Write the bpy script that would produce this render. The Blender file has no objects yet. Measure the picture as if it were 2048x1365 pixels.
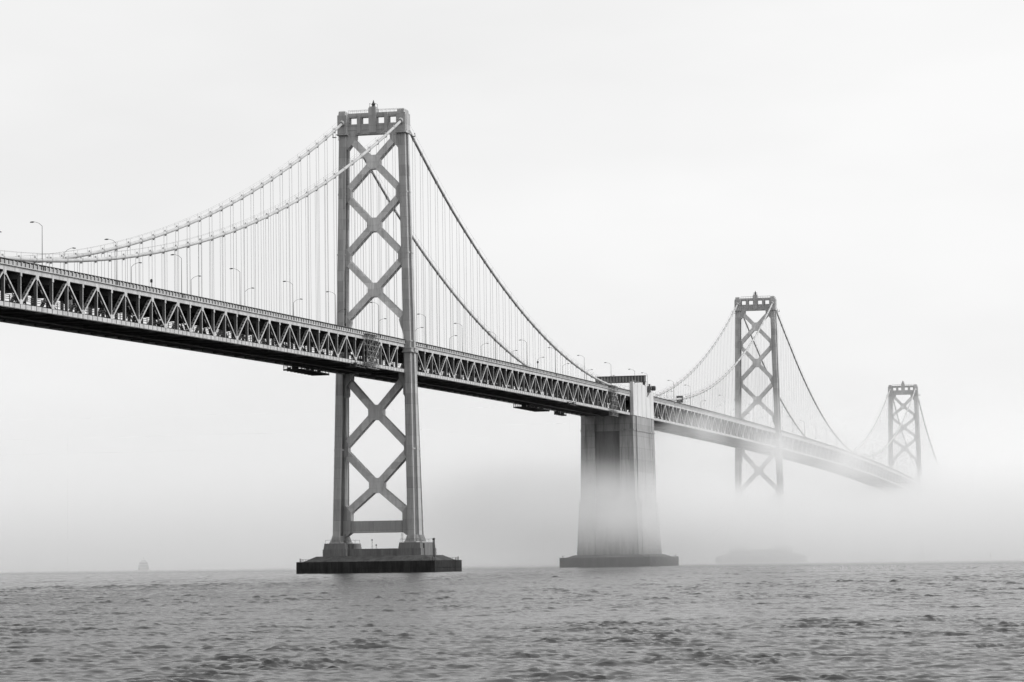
import bpy, bmesh, math, random
import numpy as np
from mathutils import Matrix, Vector

random.seed(7)
rng = np.random.default_rng(11)
scene = bpy.context.scene
col = scene.collection
R = math.radians

# ------------------------------------------------------------------ camera
CAM = Vector((-1319.48, -282.53, 3.26))
YAW, PITCH, ROLL = 0.246081, 0.072702, 0.014244
fw = Vector((math.cos(YAW) * math.cos(PITCH), math.sin(YAW) * math.cos(PITCH), math.sin(PITCH)))
rt0 = Vector((math.sin(YAW), -math.cos(YAW), 0))
up0 = rt0.cross(fw)
rt = rt0 * math.cos(ROLL) - up0 * math.sin(ROLL)
up = rt0 * math.sin(ROLL) + up0 * math.cos(ROLL)
cd = bpy.data.cameras.new('camera')
cd.sensor_width = 36.0
cd.sensor_fit = 'HORIZONTAL'
cd.lens = 6030.2 / 2048 * 36.0
cd.clip_start = 1.0
cd.clip_end = 60000
cam = bpy.data.objects.new('camera', cd)
m = Matrix((rt, up, -fw)).transposed().to_4x4()
m.translation = CAM
cam.matrix_world = m
col.objects.link(cam)
scene.camera = cam

# ------------------------------------------------------------------ sky, sun, exposure
SUN_EL, SUN_AZ = R(38), R(-80)          # azimuth measured from +X (along the bridge) to +Y
world = bpy.data.worlds.new('World')
scene.world = world
world.use_nodes = True
nt = world.node_tree
nt.nodes.clear()
wo = nt.nodes.new('ShaderNodeOutputWorld')
bg = nt.nodes.new('ShaderNodeBackground')
sky = nt.nodes.new('ShaderNodeTexSky')
sky.sky_type = 'NISHITA'
sky.sun_disc = False
sky.sun_elevation = SUN_EL
sky.sun_rotation = math.pi / 2 - SUN_AZ
sky.dust_density = 6.0
sky.air_density = 1.0
bw = nt.nodes.new('ShaderNodeRGBToBW')          # a black-and-white photograph: only the sky's luminance
mul = nt.nodes.new('ShaderNodeMath'); mul.operation = 'MULTIPLY_ADD'
mul.inputs[1].default_value = 0.14
mul.inputs[2].default_value = 8.9               # the even light of the overcast
tc = nt.nodes.new('ShaderNodeTexCoord')
mp = nt.nodes.new('ShaderNodeMapping')
mp.inputs['Scale'].default_value = (3.0, 3.0, 9.0)
cn = nt.nodes.new('ShaderNodeTexNoise')
cn.inputs['Scale'].default_value = 1.6
cn.inputs['Detail'].default_value = 4.0
mr = nt.nodes.new('ShaderNodeMapRange')
mr.inputs['From Min'].default_value = 0.3
mr.inputs['From Max'].default_value = 0.7
mr.inputs['To Min'].default_value = 0.93
mr.inputs['To Max'].default_value = 1.04
m2 = nt.nodes.new('ShaderNodeMath'); m2.operation = 'MULTIPLY'
nt.links.new(sky.outputs[0], bw.inputs[0])
nt.links.new(bw.outputs[0], mul.inputs[0])
nt.links.new(tc.outputs['Generated'], mp.inputs[0])
nt.links.new(mp.outputs[0], cn.inputs['Vector'])
nt.links.new(cn.outputs[0], mr.inputs[0])
nt.links.new(mul.outputs[0], m2.inputs[0])
nt.links.new(mr.outputs[0], m2.inputs[1])
nt.links.new(m2.outputs[0], bg.inputs['Color'])
bg.inputs['Strength'].default_value = 0.1
nt.links.new(bg.outputs[0], wo.inputs[0])

sl = bpy.data.lights.new('sun', 'SUN')
sl.energy = 2.8
sl.angle = R(28)
sl.color = (1.0, 1.0, 1.0)
sun = bpy.data.objects.new('sun', sl)
sd = Vector((math.cos(SUN_AZ) * math.cos(SUN_EL), math.sin(SUN_AZ) * math.cos(SUN_EL), math.sin(SUN_EL)))
sun.rotation_euler = sd.to_track_quat('Z', 'Y').to_euler()
sun.location = (0, -400, 600)
col.objects.link(sun)

vs = scene.view_settings
vs.view_transform = 'Standard'
vs.look = 'None'
vs.exposure = 0.0
vs.gamma = 1.0
vs.use_curve_mapping = False
scene.render.engine = 'CYCLES'
cy = scene.cycles
cy.use_denoising = True
cy.use_adaptive_sampling = True
cy.adaptive_threshold = 0.015
cy.max_bounces = 24
cy.diffuse_bounces = 3
cy.glossy_bounces = 3
cy.volume_bounces = 24
cy.transparent_max_bounces = 16
cy.volume_max_steps = 256

# ------------------------------------------------------------------ materials (all greys)
MAT = {}
def nodes_of(name, rough=0.7, spec=0.3):
    mt = bpy.data.materials.new(name)
    mt.use_nodes = True
    t = mt.node_tree
    b = t.nodes['Principled BSDF']
    b.inputs['Roughness'].default_value = rough
    if 'Specular IOR Level' in b.inputs:
        b.inputs['Specular IOR Level'].default_value = spec
    MAT[name] = mt
    return t, b

def grey(name, v, var=0.15, scale=0.25, stretch=(1, 1, 0.25), fine=0.08, rough=0.7, spec=0.3, seams=None, stain=0.0, bump=0.0):
    """painted steel or concrete: patchy tone, vertical streaks, optional plate seams, stains."""
    t, b = nodes_of(name, rough, spec)
    L = t.links
    N = t.nodes
    geo = N.new('ShaderNodeNewGeometry')
    mp = N.new('ShaderNodeMapping'); mp.inputs['Scale'].default_value = stretch
    L.new(geo.outputs['Position'], mp.inputs[0])
    n1 = N.new('ShaderNodeTexNoise'); n1.inputs['Scale'].default_value = scale; n1.inputs['Detail'].default_value = 5
    L.new(mp.outputs[0], n1.inputs['Vector'])
    r1 = N.new('ShaderNodeMapRange')
    r1.inputs['From Min'].default_value = 0.3; r1.inputs['From Max'].default_value = 0.7
    r1.inputs['To Min'].default_value = v * (1 - var); r1.inputs['To Max'].default_value = v * (1 + var)
    L.new(n1.outputs[0], r1.inputs[0])
    out = r1.outputs[0]
    n2 = N.new('ShaderNodeTexNoise'); n2.inputs['Scale'].default_value = 2.3; n2.inputs['Detail'].default_value = 6
    mp2 = N.new('ShaderNodeMapping'); mp2.inputs['Scale'].default_value = (1, 1, 0.12)
    L.new(geo.outputs['Position'], mp2.inputs[0]); L.new(mp2.outputs[0], n2.inputs['Vector'])
    r2 = N.new('ShaderNodeMapRange')
    r2.inputs['From Min'].default_value = 0.3; r2.inputs['From Max'].default_value = 0.7
    r2.inputs['To Min'].default_value = 1 - fine; r2.inputs['To Max'].default_value = 1 + fine
    L.new(n2.outputs[0], r2.inputs[0])
    mm = N.new('ShaderNodeMath'); mm.operation = 'MULTIPLY'
    L.new(out, mm.inputs[0]); L.new(r2.outputs[0], mm.inputs[1]); out = mm.outputs[0]
    if seams:
        # plates of uneven tone: a stepped value for each course of plating
        sp = N.new('ShaderNodeSeparateXYZ'); L.new(geo.outputs['Position'], sp.inputs[0])
        d = N.new('ShaderNodeMath'); d.operation = 'DIVIDE'; d.inputs[1].default_value = seams
        L.new(sp.outputs['Z'], d.inputs[0])
        fl = N.new('ShaderNodeMath'); fl.operation = 'FLOOR'; L.new(d.outputs[0], fl.inputs[0])
        sg = N.new('ShaderNodeMath'); sg.operation = 'MULTIPLY'; sg.inputs[1].default_value = 1 / 5.0
        L.new(sp.outputs['Y'], sg.inputs[0])
        fg = N.new('ShaderNodeMath'); fg.operation = 'FLOOR'; L.new(sg.outputs[0], fg.inputs[0])
        cb = N.new('ShaderNodeCombineXYZ'); L.new(fl.outputs[0], cb.inputs[0]); L.new(fg.outputs[0], cb.inputs[1])
        wn = N.new('ShaderNodeTexWhiteNoise'); L.new(cb.outputs[0], wn.inputs['Vector'])
        r3 = N.new('ShaderNodeMapRange'); r3.inputs['To Min'].default_value = 0.86; r3.inputs['To Max'].default_value = 1.14
        L.new(wn.outputs['Value'], r3.inputs[0])
        fr = N.new('ShaderNodeMath'); fr.operation = 'FRACT'; L.new(d.outputs[0], fr.inputs[0])
        lt = N.new('ShaderNodeMath'); lt.operation = 'LESS_THAN'; lt.inputs[1].default_value = 0.05
        L.new(fr.outputs[0], lt.inputs[0])
        r4 = N.new('ShaderNodeMapRange'); r4.inputs['To Min'].default_value = 1.0; r4.inputs['To Max'].default_value = 0.82
        L.new(lt.outputs[0], r4.inputs[0])
        a = N.new('ShaderNodeMath'); a.operation = 'MULTIPLY'; L.new(r3.outputs[0], a.inputs[0]); L.new(r4.outputs[0], a.inputs[1])
        a2 = N.new('ShaderNodeMath'); a2.operation = 'MULTIPLY'; L.new(out, a2.inputs[0]); L.new(a.outputs[0], a2.inputs[1]); out = a2.outputs[0]
    if stain:
        n4 = N.new('ShaderNodeTexNoise'); n4.inputs['Scale'].default_value = 0.7; n4.inputs['Detail'].default_value = 8
        mp4 = N.new('ShaderNodeMapping'); mp4.inputs['Scale'].default_value = (1, 1, 0.06)
        L.new(geo.outputs['Position'], mp4.inputs[0]); L.new(mp4.outputs[0], n4.inputs['Vector'])
        r5 = N.new('ShaderNodeMapRange'); r5.inputs['From Min'].default_value = 0.52; r5.inputs['From Max'].default_value = 0.72
        r5.inputs['To Min'].default_value = 1.0; r5.inputs['To Max'].default_value = 1 - stain
        L.new(n4.outputs[0], r5.inputs[0])
        a3 = N.new('ShaderNodeMath'); a3.operation = 'MULTIPLY'; L.new(out, a3.inputs[0]); L.new(r5.outputs[0], a3.inputs[1]); out = a3.outputs[0]
    L.new(out, b.inputs['Base Color'])
    if bump:
        bp = N.new('ShaderNodeBump'); bp.inputs['Strength'].default_value = bump; bp.inputs['Distance'].default_value = 0.05
        L.new(n2.outputs[0], bp.inputs['Height']); L.new(bp.outputs[0], b.inputs['Normal'])
    return MAT[name]

grey('brace_steel', 0.56, var=0.10, fine=0.12, seams=2.1, stain=0.2, rough=0.6)
grey('tower_steel', 0.36, var=0.10, fine=0.10, seams=3.4, stain=0.18, rough=0.6)
grey('truss_steel', 0.44, var=0.16, scale=0.5, stretch=(1, 1, 1), fine=0.14, stain=0.3, rough=0.65)
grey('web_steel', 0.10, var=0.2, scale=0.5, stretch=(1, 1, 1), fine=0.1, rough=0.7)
grey('floor_steel', 0.085, var=0.3, scale=0.4, stretch=(1, 1, 1), fine=0.1, rough=0.8, spec=0.1)
grey('asphalt', 0.05, var=0.15, rough=0.9)
grey('parapet', 0.36, var=0.15, scale=0.7, stretch=(1, 1, 1), fine=0.12, rough=0.8)
grey('dark_iron', 0.045, var=0.25, rough=0.6)
grey('cable_paint', 0.40, var=0.16, scale=0.3, stretch=(1, 1, 1), fine=0.05, rough=0.55)
grey('band_steel', 0.3, var=0.2, rough=0.6)
grey('rope', 0.4, var=0.1, rough=0.6)
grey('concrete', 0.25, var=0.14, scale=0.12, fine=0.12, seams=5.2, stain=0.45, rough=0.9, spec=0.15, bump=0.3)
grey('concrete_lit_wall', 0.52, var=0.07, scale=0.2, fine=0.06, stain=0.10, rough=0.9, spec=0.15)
grey('pier_concrete', 0.15, var=0.16, scale=0.25, fine=0.14, stain=0.35, rough=0.9, spec=0.15, bump=0.3)
grey('apron_stone', 0.065, var=0.3, scale=0.3, fine=0.2, stain=0.3, rough=0.95, spec=0.1, bump=0.3)
grey('recess_shade_concrete', 0.13, var=0.14, scale=0.15, fine=0.1, stain=0.25, rough=0.9, spec=0.1)  # concrete darkened in colour for the shade of the west recess
grey('fender_timber', 0.035, var=0.35, scale=0.5, stretch=(1, 1, 0.2), fine=0.3, rough=0.85, spec=0.15)
grey('galvanised', 0.22, var=0.1, rough=0.5)
grey('white_paint', 0.75, var=0.05, rough=0.5)

# ------------------------------------------------------------------ mesh helpers
class MB:
    def __init__(s):
        s.v = []; s.f = []
    def add(s, vs_, fs_):
        o = len(s.v)
        s.v += [tuple(x) for x in vs_]
        s.f += [tuple(i + o for i in f) for f in fs_]
        return s
    def box(s, x0, x1, y0, y1, z0, z1):
        return s.add([(x0, y0, z0), (x1, y0, z0), (x1, y1, z0), (x0, y1, z0), (x0, y0, z1), (x1, y0, z1), (x1, y1, z1), (x0, y1, z1)],
                     [(0, 3, 2, 1), (4, 5, 6, 7), (0, 1, 5, 4), (1, 2, 6, 5), (2, 3, 7, 6), (3, 0, 4, 7)])
    def beam(s, a, b, w, h, side=(0, 1, 0)):
        """box from a to b; w along 'side', h along the third axis"""
        a = Vector(a); b = Vector(b); d = (b - a).normalized(); sv = Vector(side)
        t = d.cross(sv)
        if t.length < 1e-6: t = Vector((1, 0, 0))
        t.normalize(); sv = t.cross(d).normalized()
        sv = sv * w / 2; t = t * h / 2
        q = [a - sv - t, a + sv - t, a + sv + t, a - sv + t, b - sv - t, b + sv - t, b + sv + t, b - sv + t]
        return s.add(q, [(0, 3, 2, 1), (4, 5, 6, 7), (0, 1, 5, 4), (1, 2, 6, 5), (2, 3, 7, 6), (3, 0, 4, 7)])
    def loft(s, rings, caps=True):
        n = len(rings[0]); o = len(s.v)
        for r in rings: s.v += [tuple(p) for p in r]
        for k in range(len(rings) - 1):
            for i in range(n):
                j = (i + 1) % n
                s.f.append((o + k * n + i, o + k * n + j, o + (k + 1) * n + j, o + (k + 1) * n + i))
        if caps:
            s.f.append(tuple(o + i for i in reversed(range(n))))
            s.f.append(tuple(o + (len(rings) - 1) * n + i for i in range(n)))
        return s
    def tube(s, pts, r, n=6):
        rings = []
        pts = [Vector(p) for p in pts]
        for k, p in enumerate(pts):
            d = (pts[min(k + 1, len(pts) - 1)] - pts[max(k - 1, 0)]).normalized()
            sd_ = d.cross(Vector((0, 1, 0)))
            if sd_.length < 0.05: sd_ = d.cross(Vector((1, 0, 0)))
            sd_.normalize(); u = sd_.cross(d)
            rr = r[k] if isinstance(r, (list, tuple)) else r
            rings.append([p + (sd_ * math.cos(2 * math.pi * i / n) + u * math.sin(2 * math.pi * i / n)) * rr for i in range(n)])
        return s.loft(rings)
    def prism(s, poly, axis, a, b):
        """poly in the two other axes, extruded along axis ('x','y','z') from a to b"""
        def P(q, t):
            return {'x': (t, q[0], q[1]), 'y': (q[0], t, q[1]), 'z': (q[0], q[1], t)}[axis]
        return s.loft([[P(q, a) for q in poly], [P(q, b) for q in poly]])
    def mesh(s, name, mat, smooth=False):
        me = bpy.data.meshes.new(name)
        me.from_pydata(s.v, [], s.f)
        bm = bmesh.new(); bm.from_mesh(me)
        bmesh.ops.recalc_face_normals(bm, faces=bm.faces[:])
        bm.to_mesh(me); bm.free()
        me.materials.append(MAT[mat])
        if smooth:
            for p in me.polygons: p.use_smooth = True
        return me
    def build(s, name, mat, parent=None, smooth=False, kind=None, label=None):
        return put(name, s.mesh(name, mat, smooth), parent, kind=kind, label=label)

def put(name, me, parent=None, loc=None, rot=None, scale=None, kind=None, label=None):
    o = bpy.data.objects.new(name, me)
    col.objects.link(o)
    if parent is not None: o.parent = parent
    if loc is not None: o.location = loc
    if rot is not None: o.rotation_euler = rot
    if scale is not None: o.scale = scale
    if kind: o['kind'] = kind
    if label: o['label'] = label
    return o

def thing(name, label, cat, loc=(0, 0, 0), group=None):
    o = bpy.data.objects.new(name, None)
    o.empty_display_size = 1
    col.objects.link(o)
    o.location = loc
    o['label'] = label; o['category'] = cat
    if group: o['group'] = group
    return o

def ordinal(n):
    w = ['first', 'second', 'third', 'fourth', 'fifth', 'sixth', 'seventh', 'eighth', 'ninth', 'tenth', 'eleventh', 'twelfth',
         'thirteenth', 'fourteenth', 'fifteenth', 'sixteenth', 'seventeenth', 'eighteenth', 'nineteenth', 'twentieth']
    return w[n] if n < 20 else '%dth' % (n + 1)

# ------------------------------------------------------------------ the bridge's lines
L3 = -377.0                     # near tower
L5, L6 = 377.0, 1081.0          # middle and far tower
W4A, W4B = -25.5, 20.5          # anchorage, west and east face
HALF = 10.06                    # truss and cable planes
MOD = 18.288
def deck(x):
    t = x / 354.0
    z = 74.384 + 0.0936 * t - 1.2114 * t * t
    if x > 560: z -= ((x - 560) / 324.0) ** 2 * 1.7
    return z
def slope(x): return math.atan((deck(x + 1) - deck(x - 1)) / 2)
def cable_z(x):
    if x < L3: return 5.675e-4 * x * x + 0.84834 * x + 387.84 - 0.4 * max(0, 1 - (L3 - x) / 60)
    if x < 0: return 77.874 + 0.04809 * x + 6.168e-4 * x * x + 0.9 * max(0, 1 - (x - L3) / 60)
    if x < L5: return 77.323 - 0.03623 * x + 5.9146e-4 * x * x + 0.5 * max(0, 1 - (L5 - x) / 60)
    if x < L6:
        return 5.7363e-4 * x * x - 0.856315 * x + 391.369 - 1.8 * max(0, 1 - (x - L5) / 60)
    return 5.296e-4 * x * x - 1.58651 * x + 1229.142 + 2.9 * max(0, 1 - (x - L6) / 60)

# ------------------------------------------------------------------ water: one sheet, waves as geometry near, flat far out
def water():
    # a patch of real waves between the shore and the piers, tessellated finer close by
    nd, na = 1700, 520
    D0, D1, HA = 70.0, 1200.0, 11.5
    D = D0 * (D1 / D0) ** (np.linspace(0, 1, nd))
    A = YAW + np.radians(np.linspace(-HA, HA, na))
    DD, AA = np.meshgrid(D, A, indexing='ij')
    X = CAM.x + DD * np.cos(AA); Y = CAM.y + DD * np.sin(AA)
    step = np.maximum(DD * (math.log(D1 / D0) / nd), DD * np.radians(2 * HA / na))
    Z = np.zeros_like(X)
    wind = YAW + R(10)
    for i in range(150):
        lam = 0.30 * (2.8 / 0.30) ** rng.random()
        k = 2 * np.pi / lam
        th = wind + rng.normal(0, 0.55)
        amp = 0.0056 * lam ** 0.62 * rng.uniform(0.5, 1.4)
        ph = rng.uniform(0, 2 * np.pi)
        q = k * (X * math.cos(th) + Y * math.sin(th)) + ph
        fade = np.clip(lam / step, 0.45, 1)
        w_ = np.sin(q)
        Z += amp * fade * (w_ + 0.25 * np.cos(2 * q))
    # gusts: patches where the chop is higher or calmer
    g = np.zeros_like(X)
    for i in range(14):
        lam = rng.uniform(25, 160); th = rng.uniform(0, 2 * np.pi)
        g += np.sin(2 * np.pi / lam * (X * math.cos(th) + Y * math.sin(th)) + rng.uniform(0, 6.3))
    # wave packets: most of the surface is low chop, here and there a few steeper crests
    pk = np.zeros_like(X)
    for i in range(26):
        lam = rng.uniform(2.5, 14); th = wind + rng.normal(0, 0.9)
        pk += np.sin(2 * np.pi / lam * (X * math.cos(th) + Y * math.sin(th)) + rng.uniform(0, 6.3))
    pk /= math.sqrt(13)
    Z *= (0.52 + 0.42 * np.clip(pk - 0.3, 0, 1.8)) * np.clip(1.0 + 0.07 * g, 0.6, 1.4)
    ui = np.linspace(0, 1, nd)[:, None]; uj = np.linspace(0, 1, na)[None, :]
    edge = np.clip(np.minimum(ui, 1 - ui) / 0.03, 0, 1) * np.clip(np.minimum(uj, 1 - uj) / 0.04, 0, 1)
    Z *= edge
    verts = np.stack([X, Y, Z], -1).reshape(-1, 3)
    idx = np.arange(nd * na).reshape(nd, na)
    q = np.stack([idx[:-1, :-1], idx[1:, :-1], idx[1:, 1:], idx[:-1, 1:]], -1).reshape(-1, 4)
    faces = q
    # the rest of the bay: rings of flat quads round the patch out to the horizon
    border = np.concatenate([idx[0, :], idx[1:, -1], idx[-1, -2::-1], idx[-2:0, 0]])
    c = np.array([CAM.x + 500, CAM.y + 120, 0])
    bp = verts[border]
    dirs = bp - c; dirs /= np.linalg.norm(dirs, axis=1)[:, None]
    allv = [verts]; fl = [faces]
    n = len(border); prev = border; base = len(verts)
    for rad in (1500.0, 3500.0, 9000.0):
        ring = c + dirs * rad; ring[:, 2] = 0
        allv.append(ring)
        cur = np.arange(base, base + n); base += n
        nx = np.roll(np.arange(n), -1)
        fl.append(np.stack([prev, prev[nx], cur[nx], cur], -1)[:, ::-1])
        prev = cur
    for i_, f_ in enumerate(fl):      # every face looks up
        a_, b_, c_ = (np.concatenate(allv)[f_[5, k]] for k in (0, 1, 2))
        if np.cross(b_ - a_, c_ - a_)[2] < 0: fl[i_] = f_[:, ::-1]
    V = np.concatenate(allv); F = np.concatenate(fl)
    me = bpy.data.meshes.new('water')
    me.vertices.add(len(V)); me.vertices.foreach_set('co', V.astype(np.float32).ravel())
    me.loops.add(len(F) * 4); me.loops.foreach_set('vertex_index', F.astype(np.int32).ravel())
    me.polygons.add(len(F)); me.polygons.foreach_set('loop_start', np.arange(0, len(F) * 4, 4, dtype=np.int32))
    me.update(calc_edges=True)
    me.polygons.foreach_set('use_smooth', np.ones(len(F), dtype=bool))
    t, b = nodes_of('sea_water', 0.19, 0.5)
    b.inputs['Base Color'].default_value = (0.012, 0.012, 0.012, 1)
    b.inputs['IOR'].default_value = 1.333
    N, Lk = t.nodes, t.links
    geo = N.new('ShaderNodeNewGeometry')
    rotm = N.new('ShaderNodeMapping'); rotm.inputs['Rotation'].default_value = (0, 0, -wind); rotm.inputs['Scale'].default_value = (1, 0.45, 1)
    Lk.new(geo.outputs['Position'], rotm.inputs[0])
    h = None
    for sc_, w_ in ((0.10, 2.0), (0.35, 1.0), (1.3, 0.5)):
        n_ = N.new('ShaderNodeTexNoise'); n_.inputs['Scale'].default_value = sc_; n_.inputs['Detail'].default_value = 3
        Lk.new(rotm.outputs[0], n_.inputs['Vector'])
        mm = N.new('ShaderNodeMath'); mm.operation = 'MULTIPLY'; mm.inputs[1].default_value = w_
        Lk.new(n_.outputs[0], mm.inputs[0])
        if h is None: h = mm.outputs[0]
        else:
            ad = N.new('ShaderNodeMath'); ad.operation = 'ADD'; Lk.new(h, ad.inputs[0]); Lk.new(mm.outputs[0], ad.inputs[1]); h = ad.outputs[0]
    bpn = N.new('ShaderNodeBump'); bpn.inputs['Strength'].default_value = 0.4; bpn.inputs['Distance'].default_value = 0.35
    Lk.new(h, bpn.inputs['Height']); Lk.new(bpn.outputs[0], b.inputs['Normal'])
    me.materials.append(MAT['sea_water'])
    o = put('water', me, kind='structure')
    return o
water()

# ------------------------------------------------------------------ bridge towers
def tower(xc, dz, label):
    root = thing('bridge_tower', label, 'bridge tower', (xc, 0, 0), 'towers of the suspension bridge')
    zt = 145.0 + dz
    zb = 12.0
    def yc(z): return 10.05 + (zt - z) / (zt - zb) * 2.6
    def lx(z):                                  # length along the bridge
        if z > 75: return 4.2 + (zt - z) / (zt - 75) * 2.2
        return 6.4 + (75 - z) / (75 - zb) * 4.2
    hw = 1.3
    def section(z, y0, sgn, grow=0.0):
        l = lx(z) / 2 + grow; a = hw + grow; c = a + 0.42; q = l * 0.34; e = l * 0.30
        pts = [(-l, -a + 0.25), (-l, a - 0.25), (-l + 0.35, a), (-q, a), (-q, c), (q, c), (q, a), (l - 0.35, a), (l, a - 0.25), (l, -a + 0.25), (l - 0.35, -a),
               (q, -a), (q, -c), (-q, -c), (-q, -a), (-l + 0.35, -a)]
        return [(x, y0 + y, z) for x, y in pts]
    zs = [zb, 20, 30, 40, 52, 64, 75, 90, 105, 120, 133 + dz, 143.5 + dz]
    for s in (-1, 1):
        mb = MB(); mb.loft([section(z, s * yc(z), s) for z in zs])
        leg = mb.build('leg', 'tower_steel', root)
        # vertical cover strips on the west and east plates
        st = MB()
        for fx in (-1, 1):
            for yy in (-0.55, 0.62):
                for k in range(len(zs) - 1):
                    za, zb_ = zs[k], zs[k + 1]
                    st.beam((fx * (lx(za) / 2 + 0.04), s * yc(za) + yy, za), (fx * (lx(zb_) / 2 + 0.04), s * yc(zb_) + yy, zb_), 0.16, 0.12)
        st.build('cover_strip', 'tower_steel', leg, kind='stuff')
        for fx in (-1, 1):                      # dark perforated plates closing the sides of the leg
            for fy_ in (-1, 1):
                sp_ = MB(); rings = []
                for z in zs:
                    l = lx(z) / 2; q = l * 0.34; y = s * yc(z) + fy_ * (hw + 0.012)
                    xa_, xb_ = fx * (l - 0.5), fx * (q + 0.12)
                    rings.append([(xa_, y - 0.01, z), (xb_, y - 0.01, z), (xb_, y + 0.01, z), (xa_, y + 0.01, z)])
                sp_.loft(rings); sp_.build('side_plate', 'web_steel', leg)
        # horizontal splice bands round the leg
        for zz in (40.0, 75.0, 104.0, 124.0 + dz):
            b = MB(); b.loft([section(zz - 0.22, s * yc(zz), s, 0.09), section(zz + 0.22, s * yc(zz), s, 0.09)])
            b.build('splice_band', 'tower_steel', leg)
        # collar under the roadway
        zc = deck(xc) - 1.3
        b = MB()
        for h0, h1, g in ((-0.35, 0.0, 0.55), (0.0, 0.9, 0.3), (0.9, 1.15, 0.42)):
            b.loft([section(zc + h0, s * yc(zc), s, g), section(zc + h1, s * yc(zc), s, g)])
        b.build('collar', 'tower_steel', root)
        # foot: flared base with stiffener plates
        b = MB(); b.loft([section(9.6, s * yc(zb), s, 0.9), section(9.95, s * yc(zb), s, 0.9)])
        b.loft([section(9.95, s * yc(zb), s, 0.05), section(12.05, s * yc(zb), s, 0.02)])
        ft = b.build('foot', 'tower_steel', root)
        b = MB()
        l2 = lx(zb) / 2
        for i in range(7):
            yy = s * yc(zb) - hw + 0.1 + i * (2 * hw - 0.2) / 6
            for f in (-1, 1):
                b.prism([(f * (l2 + 0.02), 9.95), (f * (l2 + 0.95), 9.95), (f * (l2 + 0.15), 12.1), (f * (l2 + 0.02), 12.1)], 'y', yy - 0.09, yy + 0.09)
        for i in range(13):
            xx = -l2 + 0.5 + i * (2 * l2 - 1.0) / 12
            for f in (-1, 1):
                e = 0.42 if abs(xx) < l2 * 0.34 else 0.0
                y0 = s * yc(zb)
                b.prism([(y0 + f * (hw + e), 9.95), (y0 + f * (hw + e + 0.9), 9.95), (y0 + f * (hw + e + 0.12), 12.1), (y0 + f * (hw + e), 12.1)], 'x', xx - 0.09, xx + 0.09)
        b.build('stiffener_plate', 'tower_steel', ft, kind='stuff')
        # cap over the saddle
        yt = 10.05 * s
        b = MB()
        b.box(-2.9, 2.9, yt - 1.55, yt + 1.55, 143.6 + dz, 150.0 + dz)
        b.box(-3.02, 3.02, yt - 1.1, yt + 1.1, 143.9 + dz, 150.6 + dz)
        b.loft([[(-2.75, yt - 1.12, 150.0 + dz), (2.75, yt - 1.12, 150.0 + dz), (2.75, yt + 1.12, 150.0 + dz), (-2.75, yt + 1.12, 150.0 + dz)],
                [(-2.75, yt - 1.12, 151.1 + dz), (2.75, yt - 1.12, 151.1 + dz), (2.75, yt + 1.12, 151.1 + dz), (-2.75, yt + 1.12, 151.1 + dz)],
                [(-2.3, yt - 0.85, 151.45 + dz), (2.3, yt - 0.85, 151.45 + dz), (2.3, yt + 0.85, 151.45 + dz), (-2.3, yt + 0.85, 151.45 + dz)]])
        b.box(-3.2, 3.2, yt - 1.85, yt + 1.85, 143.35 + dz, 143.75 + dz)
        b.box(-2.2, 2.2, yt - 1.78, yt + 1.78, 143.7 + dz, 149.4 + dz)
        cap = b.build('cap', 'tower_steel', root)
        for f in (-1, 1):                        # round hoods where the cable enters
            MB().tube([(f * 2.9, yt, 147.3 + dz), (f * 3.75, yt, 146.95 + dz)], [1.0, 0.85], 12).build('cable_hood', 'tower_steel', cap)
        # small service platform hanging at the cable
        for f in (-1, 1):
            b = MB()
            b.box(f * 3.2 - 0.55, f * 3.2 + 0.55, yt - s * 0 + (1.9 if s > 0 else -3.1), yt + (3.1 if s > 0 else -1.9), 142.6 + dz, 142.75 + dz)
            for xx in (-0.5, 0.5):
                b.box(f * 3.2 + xx - 0.04, f * 3.2 + xx + 0.04, yt + s * 3.0 - 0.04, yt + s * 3.0 + 0.04, 142.7 + dz, 143.8 + dz)
            b.box(f * 3.2 - 0.55, f * 3.2 + 0.55, yt + s * 3.0 - 0.04, yt + s * 3.0 + 0.04, 143.7 + dz, 143.8 + dz)
            b.build('service_platform', 'dark_iron', cap)
    # portal at the top with four openings
    px = 0.95
    def pb(x, y0, y1, z0, z1): return MB().box(-x, x, y0, y1, z0 + dz, z1 + dz)
    ye = 10.05 - 1.5
    lo = MB().box(-1.5, 1.5, -ye, ye, 143.5 + dz, 145.15 + dz).box(-1.3, 1.3, -ye, ye, 145.15 + dz, 147.0 + dz).box(-1.62, 1.62, -ye, ye, 145.0 + dz, 145.3 + dz)
    lo.build('portal_beam', 'tower_steel', root)
    MB().box(-1.05, 1.05, -ye, ye, 149.2 + dz, 150.65 + dz).build('portal_top', 'tower_steel', root)
    for y0, y1 in ((-5.5, -3.85), (3.85, 5.5), (-ye, -7.95), (7.95, ye)):
        pb(0.98, y0, y1, 147.003, 149.197).build('portal_post', 'tower_steel', root)
    for y in (-4.65, 4.65):
        MB().box(-1.72, 1.72, y - 0.55, y + 0.55, 144.0 + dz, 150.5 + dz).build('pilaster', 'tower_steel', root)
    cp = MB().box(-1.8, 1.8, -1.25, 1.25, 143.9 + dz, 152.2 + dz).box(-1.55, 1.55, -1.05, 1.05, 152.2 + dz, 152.6 + dz)
    cpo = cp.build('centre_pier', 'tower_steel', root)
    fn = MB().tube([(0, 0, 152.6 + dz), (0, 0, 153.3 + dz), (0, 0, 153.5 + dz), (0, 0, 154.1 + dz), (0, 0, 154.9 + dz)], [0.5, 0.42, 0.7, 0.3, 0.08], 10)
    for a in range(4):
        x, y = (1.4 if a & 1 else -1.4), (0.95 if a & 2 else -0.95)
        fn.box(x - 0.04, x + 0.04, y - 0.04, y + 0.04, 152.6 + dz, 153.7 + dz)
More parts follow.
